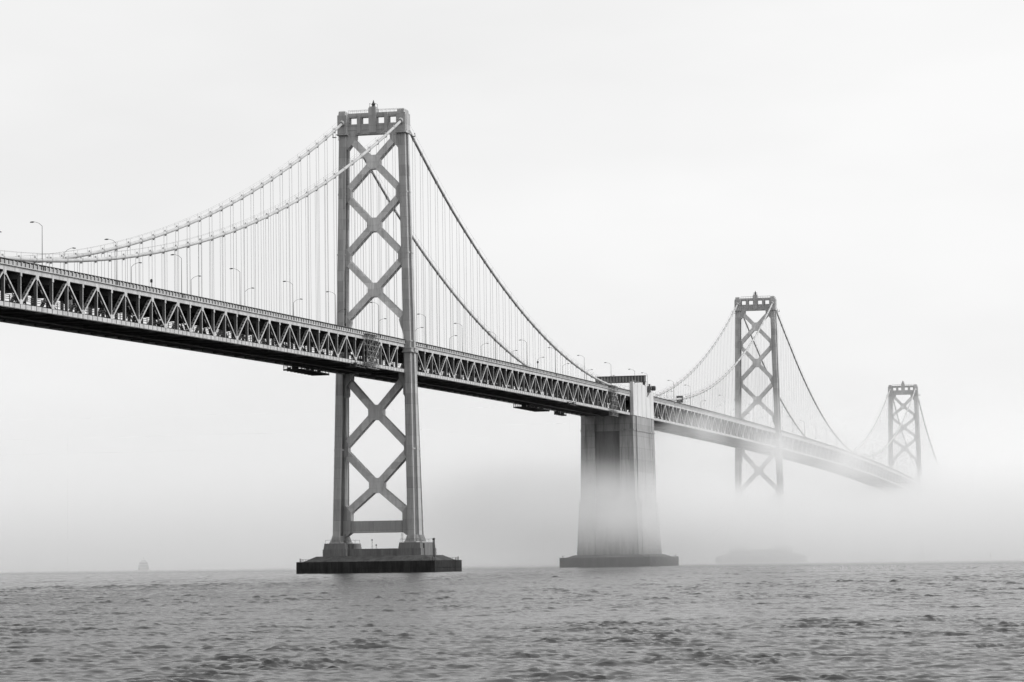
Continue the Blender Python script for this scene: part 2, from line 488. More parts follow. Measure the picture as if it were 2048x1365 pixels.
    fn.box(-1.4, 1.4, -0.98, -0.92, 153.6 + dz, 153.7 + dz).box(-1.4, 1.4, 0.92, 0.98, 153.6 + dz, 153.7 + dz)
    fn.build('beacon', 'dark_iron', cpo)
    hr = MB()
    for x in (-0.95, 0.95):
        hr.box(x - 0.03, x + 0.03, -ye, -1.3, 151.6 + dz, 151.68 + dz).box(x - 0.03, x + 0.03, 1.3, ye, 151.6 + dz, 151.68 + dz)
        for y in np.linspace(1.5, ye - 0.2, 6):
            for sg in (-1, 1): hr.box(x - 0.03, x + 0.03, sg * y - 0.03, sg * y + 0.03, 150.65 + dz, 151.65 + dz)
    hr.build('handrail', 'galvanised', root, kind='stuff')
    # X bracing: two face plates with lacing between them
    def brace(y0, z0, y1, z1, w=2.0, dep=3.0):
        a = Vector((0, y0, z0)); b_ = Vector((0, y1, z1)); d = (b_ - a); ln = d.length; d.normalize()
        nrm = Vector((0, -d.z, d.y))
        mb = MB()
        for fx in (-1, 1):
            o = Vector((fx * (dep / 2 - 0.28), 0, 0))
            mb.beam(a + o, b_ + o, w, 0.56, nrm)
        n = max(3, int(ln / 1.7))
        for e in (-1, 1):
            off = nrm * e * (w / 2 - 0.07)
            for k in range(n):
                p0 = a + d * (ln * k / n) + off; p1 = a + d * (ln * (k + 1) / n) + off
                sx = (dep / 2 - 0.5) * (1 if k % 2 else -1)
                mb.beam(p0 + Vector((sx, 0, 0)), p1 - Vector((sx, 0, 0)), 0.34, 0.1, Vector((1, 0, 0)))
        br = mb.build('cross_brace', 'brace_steel', root)
        return br
    def octo(zc, w=4.5, h=4.6, c=1.25, t=1.62):
        poly = [(-w / 2, zc - h / 2 + c), (-w / 2 + c * 1.05, zc - h / 2), (w / 2 - c * 1.05, zc - h / 2), (w / 2, zc - h / 2 + c), (w / 2, zc + h / 2 - c), (w / 2 - c * 1.05, zc + h / 2), (-w / 2 + c * 1.05, zc + h / 2), (-w / 2, zc + h / 2 - c)]
        g = MB().prism(poly, 'x', -t, t).box(-t - 0.06, t + 0.06, -w / 2 + 0.1, w / 2 - 0.1, zc - 0.14, zc + 0.14)
        g.build('gusset', 'brace_steel', root)
    def leg_gusset(zc, h0=3.0, h1=3.0, ext=1.35, t=1.58):
        for s in (-1, 1):
            yi = yc(zc) - hw
            yo = yi + 0.6
            poly = [(s * yo, zc - h0), (s * (yi - 0.15), zc - h0), (s * (yi - ext), zc - h0 + 1.5), (s * (yi - ext), zc + h1 - 1.5), (s * (yi - 0.15), zc + h1), (s * yo, zc + h1)]
            MB().prism(poly, 'x', -t, t).build('leg_gusset', 'tower_steel', root)
    up_x = [134.3 + dz, 113.6 + dz * 0.7, 92.2 + dz * 0.35]
    nodes = [143.2 + dz + 0.9, (up_x[0] + up_x[1]) / 2, (up_x[1] + up_x[2]) / 2, up_x[2] - 10.6]
    for i, xz in enumerate(up_x):
        octo(xz)
        for s in (-1, 1):
            brace(s * 1.3, xz + 1.25, s * (yc(nodes[i]) - hw - 0.2), nodes[i] - 1.0)
            brace(s * 1.3, xz - 1.25, s * (yc(nodes[i + 1]) - hw - 0.2), nodes[i + 1] + 1.0)
    leg_gusset(nodes[1]); leg_gusset(nodes[2])
    for s in (-1, 1):                            # corner plates under the portal, knee plates above the roadway
        yi = yc(140 + dz) - hw
        MB().prism([(s * (yi + 0.5), 143.6 + dz), (s * (yi - 3.0), 143.6 + dz), (s * (yi - 2.9), 142.0 + dz), (s * (yi - 0.2), 138.6 + dz), (s * (yi + 0.5), 138.6 + dz)], 'x', -1.6, 1.6).build('corner_gusset', 'tower_steel', root)
        zk = nodes[3]; yk = yc(zk) - hw
        MB().prism([(s * (yk + 0.6), zk + 2.4), (s * (yk - 0.1), zk + 2.4), (s * (yk - 1.7), zk + 0.6), (s * (yk - 1.2), zk - 1.4), (s * (yk - 0.5), zk - 3.4), (s * (yk - 0.05), zk - 5.6), (s * (yk + 0.6), zk - 5.6)], 'x', -1.6, 1.6).build('knee_plate', 'tower_steel', root)
    lo_x = [52.1, 28.3]
    nodes = [64.4, 40.2, 17.2]
    for i, xz in enumerate(lo_x):
        octo(xz, 5.0, 4.9, 1.45)
        for s in (-1, 1):
            brace(s * 1.4, xz + 1.4, s * (yc(nodes[i]) - hw - 0.2), nodes[i] - 1.0, 2.25)
            brace(s * 1.4, xz - 1.4, s * (yc(nodes[i + 1]) - hw - 0.2), nodes[i + 1] + (1.0 if i == 0 else 1.6), 2.25)
    leg_gusset(nodes[1], 3.4, 3.4, 1.3)
    MB().box(-1.7, 1.7, -8.6, 8.6, 12.9, 16.8).box(-1.76, 1.76, -8.6, 8.6, 14.75, 14.9).build('foot_strut', 'tower_steel', root)
    for s in (-1, 1):
        yi = yc(15) - hw
        MB().prism([(s * (yi + 0.6), 22.6), (s * (yi - 0.1), 22.6), (s * (yi - 2.55), 19.6), (s * (yi - 2.55), 13.2), (s * (yi - 2.2), 12.75), (s * (yi + 0.2), 11.0), (s * (yi + 0.6), 11.0)], 'x', -1.78, 1.78).build('foot_gusset', 'tower_steel', root)
        yi = yc(62) - hw
        MB().prism([(s * (yi + 0.6), 65.0), (s * (yi - 2.2), 65.0), (s * (yi - 2.1), 62.6), (s * (yi - 0.7), 60.5), (s * (yi - 0.7), 57.8), (s * (yi - 0.2), 57.0), (s * (yi + 0.6), 57.0)], 'x', -2.3, 2.3).build('bearing_bracket', 'tower_steel', root)
    return root

tower(L3, 0.0, 'nearest and tallest-looking steel bridge tower with X bracing, clear of the fog')
tower(L5, 0.0, 'middle bridge tower behind the concrete anchorage, its foot lost in fog')
tower(L6, -12.95, 'farthest and smallest bridge tower, pale, its lower half hidden in fog')

# ------------------------------------------------------------------ tower piers and their timber fenders
def pier(xc, a, b, label):
    root = thing('tower_pier', label, 'pier', (xc, -0.5, 0), 'piers under the bridge towers')
    for s in (-1, 1):
        y = s * 12.6
        p = MB()
        p.box(-9.3, 9.3, y - 3.9, y + 3.9, 4.6, 7.7)
        p.loft([[(-9.1, y - 3.7, 7.7), (9.1, y - 3.7, 7.7), (9.1, y + 3.7, 7.7), (-9.1, y + 3.7, 7.7)],
                [(-8.8, y - 3.45, 9.6), (8.8, y - 3.45, 9.6), (8.8, y + 3.45, 9.6), (-8.8, y + 3.45, 9.6)]])
        p.box(-5.5, 5.5, y - 4.05, y + 4.05, 4.6, 9.3)
        po = p.build('pedestal', 'pier_concrete', root)
        h = MB()
        for x in (-8.5, 8.5):
            for yy in np.linspace(y - 3.2, y + 3.2, 5):
                h.box(x - 0.035, x + 0.035, yy - 0.035, yy + 0.035, 9.6, 10.7)
            h.box(x - 0.035, x + 0.035, y - 3.2, y + 3.2, 10.65, 10.72)
        h.build('handrail', 'dark_iron', po, kind='stuff')
    MB().box(-7.2, 7.2, -8.75, 8.75, 4.6, 7.75).build('tie_wall', 'pier_concrete', root)
    # concrete apron sloping to the fender
    q = [(-a + 1.2, -b + 1.2), (a - 1.2, -b + 1.2), (a - 1.2, b - 1.2), (-a + 1.2, b - 1.2)]
    q2 = [(-10.4, -18.3), (10.4, -18.3), (10.4, 18.3), (-10.4, 18.3)]
    MB().loft([[(x, y, -3) for x, y in q], [(x, y, 3.55) for x, y in q], [(x, y, 5.45) for x, y in q2]]).build('apron', 'apron_stone', root)
    f = MB()
    t = 0.7
    for z0, z1 in ((-3.0, 1.25), (1.42, 3.62)):
        f.box(-a, a, -b, -b + t, z0, z1).box(-a, a, b - t, b, z0, z1)
        f.box(-a, -a + t, -b + t, b - t, z0, z1).box(a - t, a, -b + t, b - t, z0, z1)
    f.box(-a + 0.1, a - 0.1, -b + 0.1, -b + 0.6, 1.2, 1.5).box(-a + 0.1, a - 0.1, b - 0.6, b - 0.1, 1.2, 1.5)
    f.box(-a + 0.1, -a + 0.6, -b + 0.9, b - 0.9, 1.2, 1.5).box(a - 0.6, a - 0.1, -b + 0.9, b - 0.9, 1.2, 1.5)
    fo = f.build('fender', 'fender_timber', root)
    pl = MB()
    n = int(2 * b / 0.42)
    for i in range(n):
        y = -b + (i + 0.5) * 2 * b / n
        h = random.uniform(-0.06, 0.05); e = random.uniform(0.05, 0.16)
        pl.box(-a - e, -a + 0.05, y - 0.15, y + 0.15, -1.0, 1.22 + 0 * h).box(-a - e, -a + 0.05, y - 0.15, y + 0.15, 1.45, 3.72 + h)
        pl.box(a - 0.05, a + e, y - 0.15, y + 0.15, -1.0, 3.72 + h)
    n = int(2 * a / 0.42)
    for i in range(n):
        x = -a + (i + 0.5) * 2 * a / n
        h = random.uniform(-0.06, 0.05); e = random.uniform(0.05, 0.16)
        pl.box(x - 0.15, x + 0.15, -b - e, -b + 0.05, -1.0, 1.22).box(x - 0.15, x + 0.15, -b - e, -b + 0.05, 1.45, 3.72 + h)
        pl.box(x - 0.15, x + 0.15, b - 0.05, b + e, -1.0, 3.72 + h)
    pl.build('fender_planks', 'fender_timber', fo, kind='stuff')
    g = MB()                                    # low lamps and rails at the corners
    for sx in (-1, 1):
        for sy in (-1, 1):
            x, y = sx * (a - 0.9), sy * (b - 0.9)
            for k in range(5):
                g.box(x - sx * k * 0.9 - 0.04, x - sx * k * 0.9 + 0.04, y - 0.04, y + 0.04, 3.5, 4.6)
                g.box(x - 0.04, x + 0.04, y - sy * k * 0.9 - 0.04, y - sy * k * 0.9 + 0.04, 3.5, 4.6)
            g.beam((x, y, 4.55), (x - sx * 3.6, y, 4.55), 0.07, 0.07).beam((x, y, 4.55), (x, y - sy * 3.6, 4.55), 0.07, 0.07, (1, 0, 0))
            g.tube([(x, y, 3.5), (x, y, 4.9)], 0.14, 6)
    g.build('corner_rail', 'dark_iron', root, kind='stuff')
    return root
pier(L3, 16.6, 23.0, 'concrete pier with black timber fender under the nearest tower')
pier(L5, 17.0, 23.4, 'fog-veiled pier and fender under the middle tower')
pier(L6, 17.0, 23.4, 'pier and fender under the farthest tower, swallowed by fog')

# things standing on the near pier
def at_pier(x, y, z): return (L3 + x, y, z)
lp = thing('lattice_post', 'tall thin dark lattice post on the fender apron of the nearest tower', 'post', at_pier(-4.5, -20.0, 4.4))
b = MB()
for sx in (-0.22, 0.22):
    for sy in (-0.22, 0.22): b.box(sx - 0.06, sx + 0.06, sy - 0.06, sy + 0.06, -0.9, 5.9)
for k in range(12):
    z = k * 0.5
    b.beam((-0.22, -0.22, z), (0.22, -0.22, z + 0.5), 0.07, 0.07).beam((-0.22, 0.22, z), (-0.22, -0.22, z + 0.5), 0.07, 0.07, (1, 0, 0))
b.build('mast', 'dark_iron', lp)
MB().box(-0.32, 0.32, -0.32, 0.32, 5.9, 6.5).build('lamp_box', 'dark_iron', lp)
for (x, y, h, lab) in ((-3.0, 1.2, 2.6, 'thin signal post on the wall between the pedestals of the nearest pier'),
                       (-3.0, -0.2, 0.9, 'short stubby post on the wall between the pedestals of the nearest pier')):
    t = thing('signal_post', lab, 'post', at_pier(x, y, 7.75))
    MB().tube([(0, 0, 0), (0, 0, h)], 0.07, 6).build('pole', 'dark_iron', t)
    MB().tube([(0, 0, h), (0, 0, h + 0.12), (0, 0, h + 0.4), (0, 0, h + 0.5)], [0.1, 0.24, 0.24, 0.08], 8).build('lamp', 'dark_iron', t)
for s, lab in ((-1, 'thin service ladder rising beside the foot of the near leg of the nearest tower'), (1, 'thin service ladder rising beside the foot of the far leg of the nearest tower')):
    t = thing('service_ladder', lab, 'ladder', at_pier(-5.0, s * 9.6, 9.6))
    MB().tube([(0, -0.2, 0), (0, -0.2, 3.0)], 0.05, 5).build('rail', 'dark_iron', t)
    MB().tube([(0, 0.2, 0), (0, 0.2, 3.0)], 0.05, 5).build('rail', 'dark_iron', t)
    r_ = MB()
    for k in range(9): r_.box(-0.03, 0.03, -0.2, 0.2, 0.25 + k * 0.32, 0.3 + k * 0.32)
    r_.build('rungs', 'dark_iron', t, kind='stuff')

# ------------------------------------------------------------------ concrete anchorage
def anchorage():
    root = thing('concrete_anchorage', 'massive pale concrete anchorage pier between the two suspension spans, foot in fog', 'anchorage', (0, 0, 0))
    xa, xb = W4A, W4B
    H = 11.5
    def ring(z, g, rec=1.5):
        # plan with a wide recess in the west and east face and narrow pilasters at the corners of the long sides
        x0, x1, y = xa - g, xb + g, H + g
        pts = [(x0, -y), (x0 + 5.2, -y), (x0 + 5.2, -y + 0.45), (x0 + 6.0, -y + 0.45), (x0 + 6.0, -y), (x1 - 6.0, -y), (x1 - 6.0, -y + 0.45), (x1 - 5.2, -y + 0.45), (x1 - 5.2, -y), (x1, -y),
               (x1, -5.6), (x1 - rec, -5.6), (x1 - rec, 5.6), (x1, 5.6), (x1, y),
               (x1 - 5.2, y), (x1 - 5.2, y - 0.45), (x1 - 6.0, y - 0.45), (x1 - 6.0, y), (x0 + 6.0, y), (x0 + 6.0, y - 0.45), (x0 + 5.2, y - 0.45), (x0 + 5.2, y), (x0, y),
               (x0, 5.6), (x0 + rec, 5.6), (x0 + rec, -5.6), (x0, -5.6)]
        return [(p[0], p[1], z) for p in pts]
    MB().loft([ring(60.2, 0.25), ring(66.2, 0.2)]).build('bearing_block', 'concrete', root)
    MB().loft([ring(59.5, 0.5), ring(60.2, 0.5)]).build('string_course', 'concrete', root)
    MB().loft([ring(28.6, 0.75), ring(59.5, 0.25)]).build('upper_shaft', 'concrete', root)
    MB().loft([ring(4.0, 2.4), ring(28.3, 1.35), ring(28.6, 1.35)]).build('lower_shaft', 'concrete', root)
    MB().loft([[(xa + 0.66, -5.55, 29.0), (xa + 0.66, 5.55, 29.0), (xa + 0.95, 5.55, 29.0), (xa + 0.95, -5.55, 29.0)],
               [(xa + 1.16, -5.55, 59.4), (xa + 1.16, 5.55, 59.4), (xa + 1.45, 5.55, 59.4), (xa + 1.45, -5.55, 59.4)]]).build('recess_shade_panel', 'recess_shade_concrete', root)  # added dark sheet: the recess's shade put into its colour
    # flanking walls beside the roadway, fluted outside
    for s in (-1, 1):
        w = MB()
        yin, yout = 10.75, 12.0
        n = 5
        seg = (xb - xa) / n
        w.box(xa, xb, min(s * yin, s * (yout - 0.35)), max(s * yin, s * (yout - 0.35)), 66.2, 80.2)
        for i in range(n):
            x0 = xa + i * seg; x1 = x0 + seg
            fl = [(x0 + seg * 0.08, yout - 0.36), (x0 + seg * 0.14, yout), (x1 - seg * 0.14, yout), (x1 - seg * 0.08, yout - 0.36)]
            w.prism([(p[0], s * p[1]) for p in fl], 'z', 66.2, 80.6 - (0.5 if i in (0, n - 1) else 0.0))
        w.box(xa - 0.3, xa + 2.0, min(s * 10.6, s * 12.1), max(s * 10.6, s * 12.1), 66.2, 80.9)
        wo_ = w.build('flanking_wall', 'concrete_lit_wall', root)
        r_ = MB()
        for i in range(16):
            x = xa + 1 + i * 2.9
            r_.box(x - 0.04, x + 0.04, s * 11.3 - 0.04, s * 11.3 + 0.04, 80.2, 81.7)
        r_.box(xa + 1, xb - 1, s * 11.3 - 0.03, s * 11.3 + 0.03, 81.6, 81.7)
        r_.build('handrail', 'galvanised', wo_, kind='stuff')
    # fender
    a, b_ = 33.0, 20.0
    c = (xa + xb) / 2
    q = [(c - a + 1, -b_ + 1), (c + a - 1, -b_ + 1), (c + a - 1, b_ - 1), (c - a + 1, b_ - 1)]
    q2 = [(c - 27, -14.8), (c + 27, -14.8), (c + 27, 14.8), (c - 27, 14.8)]
    MB().loft([[(x, y, -3) for x, y in q], [(x, y, 3.6) for x, y in q], [(x, y, 5.2) for x, y in q2]]).build('apron', 'apron_stone', root)
    f = MB()
    for z0, z1 in ((-3, 1.3), (1.5, 4.1)):
        f.box(c - a, c + a, -b_, -b_ + 0.8, z0, z1).box(c - a, c + a, b_ - 0.8, b_, z0, z1)
        f.box(c - a, c - a + 0.8, -b_ + 0.8, b_ - 0.8, z0, z1).box(c + a - 0.8, c + a, -b_ + 0.8, b_ - 0.8, z0, z1)
    f.box(c - a + 0.1, c + a - 0.1, -b_ + 0.1, -b_ + 0.7, 1.25, 1.55).box(c - a + 0.1, c - a + 0.7, -b_ + 0.9, b_ - 0.9, 1.25, 1.55)
    fo = f.build('fender', 'fender_timber', root)
    pl = MB()
    for i in range(94):
        y = -b_ + (i + 0.5) * 2 * b_ / 94; e = random.uniform(0.05, 0.16)
        pl.box(c - a - e, c - a + 0.05, y - 0.15, y + 0.15, -1, 4.12 + random.uniform(-.08, .08))
    for i in range(156):
        x = c - a + (i + 0.5) * 2 * a / 156; e = random.uniform(0.05, 0.16)
        pl.box(x - 0.15, x + 0.15, -b_ - e, -b_ + 0.05, -1, 4.12 + random.uniform(-.08, .08))
    pl.build('fender_planks', 'fender_timber', fo, kind='stuff')
    g = MB()
    for sx in (-1, 1):
        for sy in (-1, 1):
            x, y = c + sx * (a - 1), sy * (b_ - 1)
            for k in range(4):
                g.box(x - sx * k - 0.05, x - sx * k + 0.05, y - 0.05, y + 0.05, 4.0, 5.0)
            g.beam((x, y, 5.0), (x - sx * 3, y, 5.0), 0.08, 0.08)
    g.build('corner_rail', 'dark_iron', root, kind='stuff')
    # drain pipe down the south face and inspection ladder
    MB().tube([(xa + 5.6, -12.1, 66), (xa + 5.6, -12.25, 30), (xa + 5.6, -13.4, 28), (xa + 5.6, -14.0, 5)], 0.14, 6).build('drain_pipe', 'dark_iron', root)
    return root
anchorage()

g = thing('gantry_girder', 'dark ribbed steel girder crossing above the roadway at the concrete anchorage', 'girder', (0.5, 0, 82.0))
MB().box(-0.8, 0.8, -12.3, 10.6, 0.25, 2.75).build('web', 'web_steel', g)
MB().box(-1.15, 1.15, -12.5, 10.8, 2.75, 3.05).build('flange', 'web_steel', g)
MB().box(-1.15, 1.15, -12.5, 10.8, -0.05, 0.25).build('flange', 'web_steel', g)
for i in range(17):
    y = -12.0 + i * 22.3 / 16
    MB().box(-1.05, -0.8, y - 0.13, y + 0.13, 0.25, 2.75).build('rib', 'tower_steel', g)
for y in (-11.6, 10.2):
    MB().box(-0.5, 0.5, y - 0.5, y + 0.5, -1.8, -0.05).build('support', 'web_steel', g)
h_ = thing('fog_horn', 'dark round horn drum with bracket on top of the anchorage wall', 'horn', (8.5, -12.4, 79.6))
d = MB().tube([(0.0, -0.7, 0), (0.0, -0.95, 0), (0, -1.0, 0), (0, -2.6, 0), (0, -2.75, 0)], [0.6, 1.02, 1.08, 1.08, 0.9], 18)
d.build('drum', 'dark_iron', h_)
MB().box(-3.6, -0.9, -0.9, 0.2, -1.9, 0.9).box(-3.0, -1.3, -1.3, 0.3, -0.6, 0.4).box(-0.9, 0.7, -0.75, 0.2, -0.5, 0.5).build('bracket', 'web_steel', h_)
MB().tube([(-1.6, -0.3, 0.9), (-1.6, -0.3, 1.9)], 0.35, 8).build('motor', 'dark_iron', h_)
MB().beam((-3.2, -0.5, -1.9), (-4.6, 0.4, -3.9), 0.12, 0.12).beam((-2.0, -0.5, -1.9), (-3.8, 0.4, -4.2), 0.12, 0.12).build('strut', 'dark_iron', h_)

# ------------------------------------------------------------------ stiffening trusses and roadways, span by span
def member_mesh(name, dx, dzm, w, dep, lattice):
    """a truss diagonal from (0,0,0) to (dx,0,dzm): two flange plates and battens"""
    a = Vector((0, 0, 0)); b_ = Vector((dx, 0, dzm)); d = (b_ - a); ln = d.length; d.normalize()
    nrm = Vector((-d.z, 0, d.x))
    mb = MB()
    mb.beam(a + Vector((0, -(dep / 2 - 0.05), 0)), b_ + Vector((0, -(dep / 2 - 0.05), 0)), 0.10, w)
    fl = mb.mesh(name, 'truss_steel')
    mb = MB().beam(a + Vector((0, dep / 2 - 0.06, 0)), b_ + Vector((0, dep / 2 - 0.06, 0)), 0.12, w)
    n = 7 if lattice else 4
    for k in range(n):
        c0 = a + d * (ln * (k + 0.06) / n); c1 = a + d * (ln * (k + (0.70 if lattice else 0.5)) / n)
        for e in (-1, 1):
            mb.beam(c0 + nrm * e * (w / 2 - 0.05), c1 + nrm * e * (w / 2 - 0.05), dep - 0.26, 0.06)
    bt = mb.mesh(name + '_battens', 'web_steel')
    return fl, bt
ZU, ZL = -0.05, -7.1            # upper and lower working points, relative to deck(x)
dz_m = ZU - ZL
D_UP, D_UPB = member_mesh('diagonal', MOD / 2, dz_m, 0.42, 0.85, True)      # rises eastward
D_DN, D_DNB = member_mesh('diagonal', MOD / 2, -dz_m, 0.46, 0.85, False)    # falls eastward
V_ME = MB().box(-0.2, 0.2, -0.36, 0.36, ZL + 0.02, ZU).mesh('vertical', 'web_steel')
V_FL = MB().box(-0.17, 0.17, -0.43, -0.362, ZL, ZU).mesh('flange', 'parapet')
G_UP = MB().prism([(-0.95, 0.05), (-0.75, -0.85), (-0.3, -1.15), (0.3, -1.15), (0.75, -0.85), (0.95, 0.05)], 'y', -0.54, -0.38).mesh('gusset_plate', 'truss_steel')
G_MID = MB().box(-0.45, 0.45, -0.54, -0.38, -0.85, 0.05).mesh('gusset_plate', 'truss_steel')
G_LO = MB().prism([(-0.85, -0.05), (-0.8, 0.75), (-0.35, 1.05), (0.35, 1.05), (0.8, 0.75), (0.85, -0.05)], 'y', -0.54, -0.38).mesh('gusset_plate', 'truss_steel')
CP = MB().box(-MOD / 12 + 0.19, MOD / 12 - 0.19, -0.06, 0.06, -0.98, 0.0).mesh('chord_panel', 'truss_steel')
FB_U = MB().box(-0.22, 0.22, -9.6, 9.6, -2.1, 0.0).box(-0.42, 0.42, -9.6, 9.6, -2.2, -2.1).mesh('floor_beam', 'floor_steel')
FB_L = MB().box(-0.22, 0.22, -9.6, 9.6, -1.15, 0.0).box(-0.42, 0.42, -9.6, 9.6, -1.24, -1.15).mesh('floor_beam', 'floor_steel')

def sweep(mb, xs, y0, y1, z0, z1):
    mb.loft([[(x, y0, deck(x) + z0), (x, y1, deck(x) + z0), (x, y1, deck(x) + z1), (x, y0, deck(x) + z1)] for x in xs])

def span(x0, x1, first_up, label, ordered=True, panels=True):
    """truss between x0 and x1; first_up = x of one upper panel point"""
    root = thing('bridge_span', label, 'bridge span', (0, 0, 0), 'truss spans of the bridge')
    ups = [first_up + k * MOD for k in range(-60, 60) if x0 - 0.1 <= first_up + k * MOD <= x1 + 0.1]
    xs = sorted(set([x0, x1] + [u for u in ups] + [u + MOD / 2 for u in ups if u + MOD / 2 < x1] + [u - MOD / 2 for u in ups if u - MOD / 2 > x0]))
    for s in (-1, 1):
        y = s * HALF
        mb = MB(); sweep(mb, xs, y - 0.5, y + 0.5, 0.0, 1.12); mb.build('top_chord', 'truss_steel', root)
        mb = MB(); sweep(mb, xs, y - 0.38, y + 0.38, -8.16, -7.12); sweep(mb, xs, y - 0.6, y + 0.6, -8.26, -8.14)
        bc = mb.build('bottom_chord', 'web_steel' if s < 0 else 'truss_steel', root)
        mb = MB(); sweep(mb, xs, y - 0.58 if s < 0 else y + 0.44, y - 0.44 if s < 0 else y + 0.58, -8.30, -8.12)
        mb.build('chord_flange', 'truss_steel', root)
        n = int((x1 - x0) / (MOD / 6))
        if s < 0:
            for k in range(n):
                x = x0 + (k + 0.5) * (x1 - x0) / n
                put('chord_panel', CP, bc, (x, y - 0.40, deck(x) - 7.14), (0, -slope(x), 0))
        for u in ups:
            sl_ = slope(u)
            put('gusset_plate', G_UP, root, (u, y, deck(u)), (0, -sl_, 0), (1, -s, 1))
            if u + MOD / 2 <= x1 - 0.5:
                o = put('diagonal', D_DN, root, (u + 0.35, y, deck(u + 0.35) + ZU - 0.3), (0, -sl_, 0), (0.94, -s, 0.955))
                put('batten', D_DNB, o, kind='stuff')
                lo = u + MOD / 2
                put('gusset_plate', G_LO, root, (lo, y, deck(lo) + ZL), (0, -slope(lo), 0), (1, -s, 1))
                put('gusset_plate', G_MID, root, (lo, y, deck(lo)), (0, -slope(lo), 0), (1, -s, 1))
                o = put('vertical', V_ME, root, (lo, y, deck(lo)), None, (1, -s, 1))
                put('flange', V_FL, o)
            if u - MOD / 2 >= x0 + 0.5:
                lo = u - MOD / 2
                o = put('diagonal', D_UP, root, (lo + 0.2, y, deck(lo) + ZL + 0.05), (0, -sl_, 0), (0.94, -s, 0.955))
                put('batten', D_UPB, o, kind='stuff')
            o = put('vertical', V_ME, root, (u, y, deck(u)), None, (1, -s, 1))
            put('flange', V_FL, o)
        # outriggers of the parapet: posts, panels, top rail, curb
        ps = MB(); pn = MB(); rl = MB(); cb = MB()
        yo = s * 10.75; yi = s * 10.5
        n = int((x1 - x0) / (MOD / 8))
        for k in range(n + 1):
            x = x0 + k * (x1 - x0) / n
            ps.box(x - 0.1, x + 0.1, min(yo - s * 0.5, yo + s * 0.16), max(yo - s * 0.5, yo + s * 0.16), deck(x) + 1.3, deck(x) + 2.42)
        sweep(pn, xs, min(yo, yi), max(yo, yi), 1.36, 2.2)
        sweep(rl, xs, min(yo - s * 0.35, yo + s * 0.2), max(yo - s * 0.35, yo + s * 0.2), 2.42, 2.56)
        sweep(cb, xs, min(s * 9.9, s * 10.95), max(s * 9.9, s * 10.95), 1.125, 1.32)
        pn.build('parapet', 'parapet', root)
        rl.build('top_rail', 'dark_iron', root)
        cb.build('curb', 'truss_steel', root)
        ps.build('parapet_posts', 'dark_iron', root, kind='stuff')
        # guard rails of the lower roadway
        lr = MB()
        for zz in (-6.1, -5.65, -5.2):
            sweep(lr, xs, s * 8.9 - 0.06, s * 8.9 + 0.06, zz, zz + 0.13)
        for k in range(int((x1 - x0) / 3.05)):
            x = x0 + 1 + k * 3.05
            lr.box(x - 0.08, x + 0.08, s * 9.0 - 0.08, s * 9.0 + 0.08, deck(x) - 6.9, deck(x) - 5.1)
        lr.build('guard_rail', 'floor_steel', root, kind='stuff')
    mb = MB(); sweep(mb, xs, -9.88, 9.88, 0.78, 1.1); mb.build('upper_roadway', 'asphalt', root)
    mb = MB(); sweep(mb, xs, -9.3, 9.3, -6.95, -6.7); mb.build('lower_roadway', 'asphalt', root)
    for y in (-7.2, -4.8, -2.4, 0.0, 2.4, 4.8, 7.2):
        mb = MB(); sweep(mb, xs, y - 0.16, y + 0.16, 0.0, 0.78); mb.build('stringer', 'floor_steel', root)
        mb = MB(); sweep(mb, xs, y - 0.16, y + 0.16, -7.6, -6.95); mb.build('stringer', 'floor_steel', root)
    mb = MB(); sweep(mb, xs, 0.9, 1.5, -8.62, -8.4); mb.build('walkway', 'web_steel', root)
    for x in xs[1:-1]:
        put('floor_beam', FB_U, root, (x, 0, deck(x) + 0.75))
        put('floor_beam', FB_L, root, (x, 0, deck(x) - 7.0))
    # lateral bracing under the floor
    for k in range(len(xs) - 1):
        if k % 2 == 0 and k + 2 < len(xs):
            xa, xb = xs[k], xs[k + 2]
            mb = MB().beam((xa, -9.6, deck(xa) - 8.05), (xb, 9.6, deck(xb) - 8.05), 0.3, 0.3).beam((xa, 9.6, deck(xa) - 8.1), (xb, -9.6, deck(xb) - 8.1), 0.3, 0.3)
            mb.build('lateral_brace', 'floor_steel', root)
    return root

TW = 3.4
span(-389.2 - 21 * MOD, L3 - TW, -388.2, 'long truss span with two road decks running out of frame from the nearest tower')
span(L3 + TW, W4A - 0.6, -364.77, 'truss span between the nearest tower and the concrete anchorage')
span(W4B + 0.6, L5 - TW, 35.6, 'truss span between the concrete anchorage and the middle tower, thinly veiled by fog')
span(L5 + TW, L6 - TW, 388.2, 'long pale truss span between the middle and the farthest tower, sinking into fog')
span(L6 + TW, L6 + 330, L6 + 12.2, 'truss span beyond the farthest tower, hidden in fog')
# the roadway carried through the towers and over the anchorage
def link(x0, x1, label):
    r_ = thing('road_deck', label, 'road deck', (0, 0, 0), 'road decks at the supports')
    xs = list(np.linspace(x0, x1, 4))
    for nm, y0, y1, z0, z1, mt in (('upper_roadway', -8.6, 8.6, 0.7, 1.1, 'asphalt'), ('lower_roadway', -8.6, 8.6, -7.3, -6.7, 'asphalt'),
                                   ('parapet', -8.75, -8.61, 1.1, 2.3, 'parapet'), ('parapet', 8.61, 8.75, 1.1, 2.3, 'parapet')):
        mb = MB(); sweep(mb, xs, y0, y1, z0, z1); mb.build(nm, mt, r_)
    for y in (-8.4, 8.4):
        mb = MB(); sweep(mb, xs, y - 0.3, y + 0.3, -0.4, 0.7); mb.build('edge_girder', 'floor_steel', r_)
for x, lab in ((L3, 'short road deck passing between the legs of the nearest tower'), (L5, 'short road deck passing between the legs of the middle tower'),
               (L6, 'short road deck passing between the legs of the farthest tower')):
    link(x - TW, x + TW, lab)
link(W4A - 0.6, W4B + 0.6, 'road deck crossing the top of the concrete anchorage between its walls')

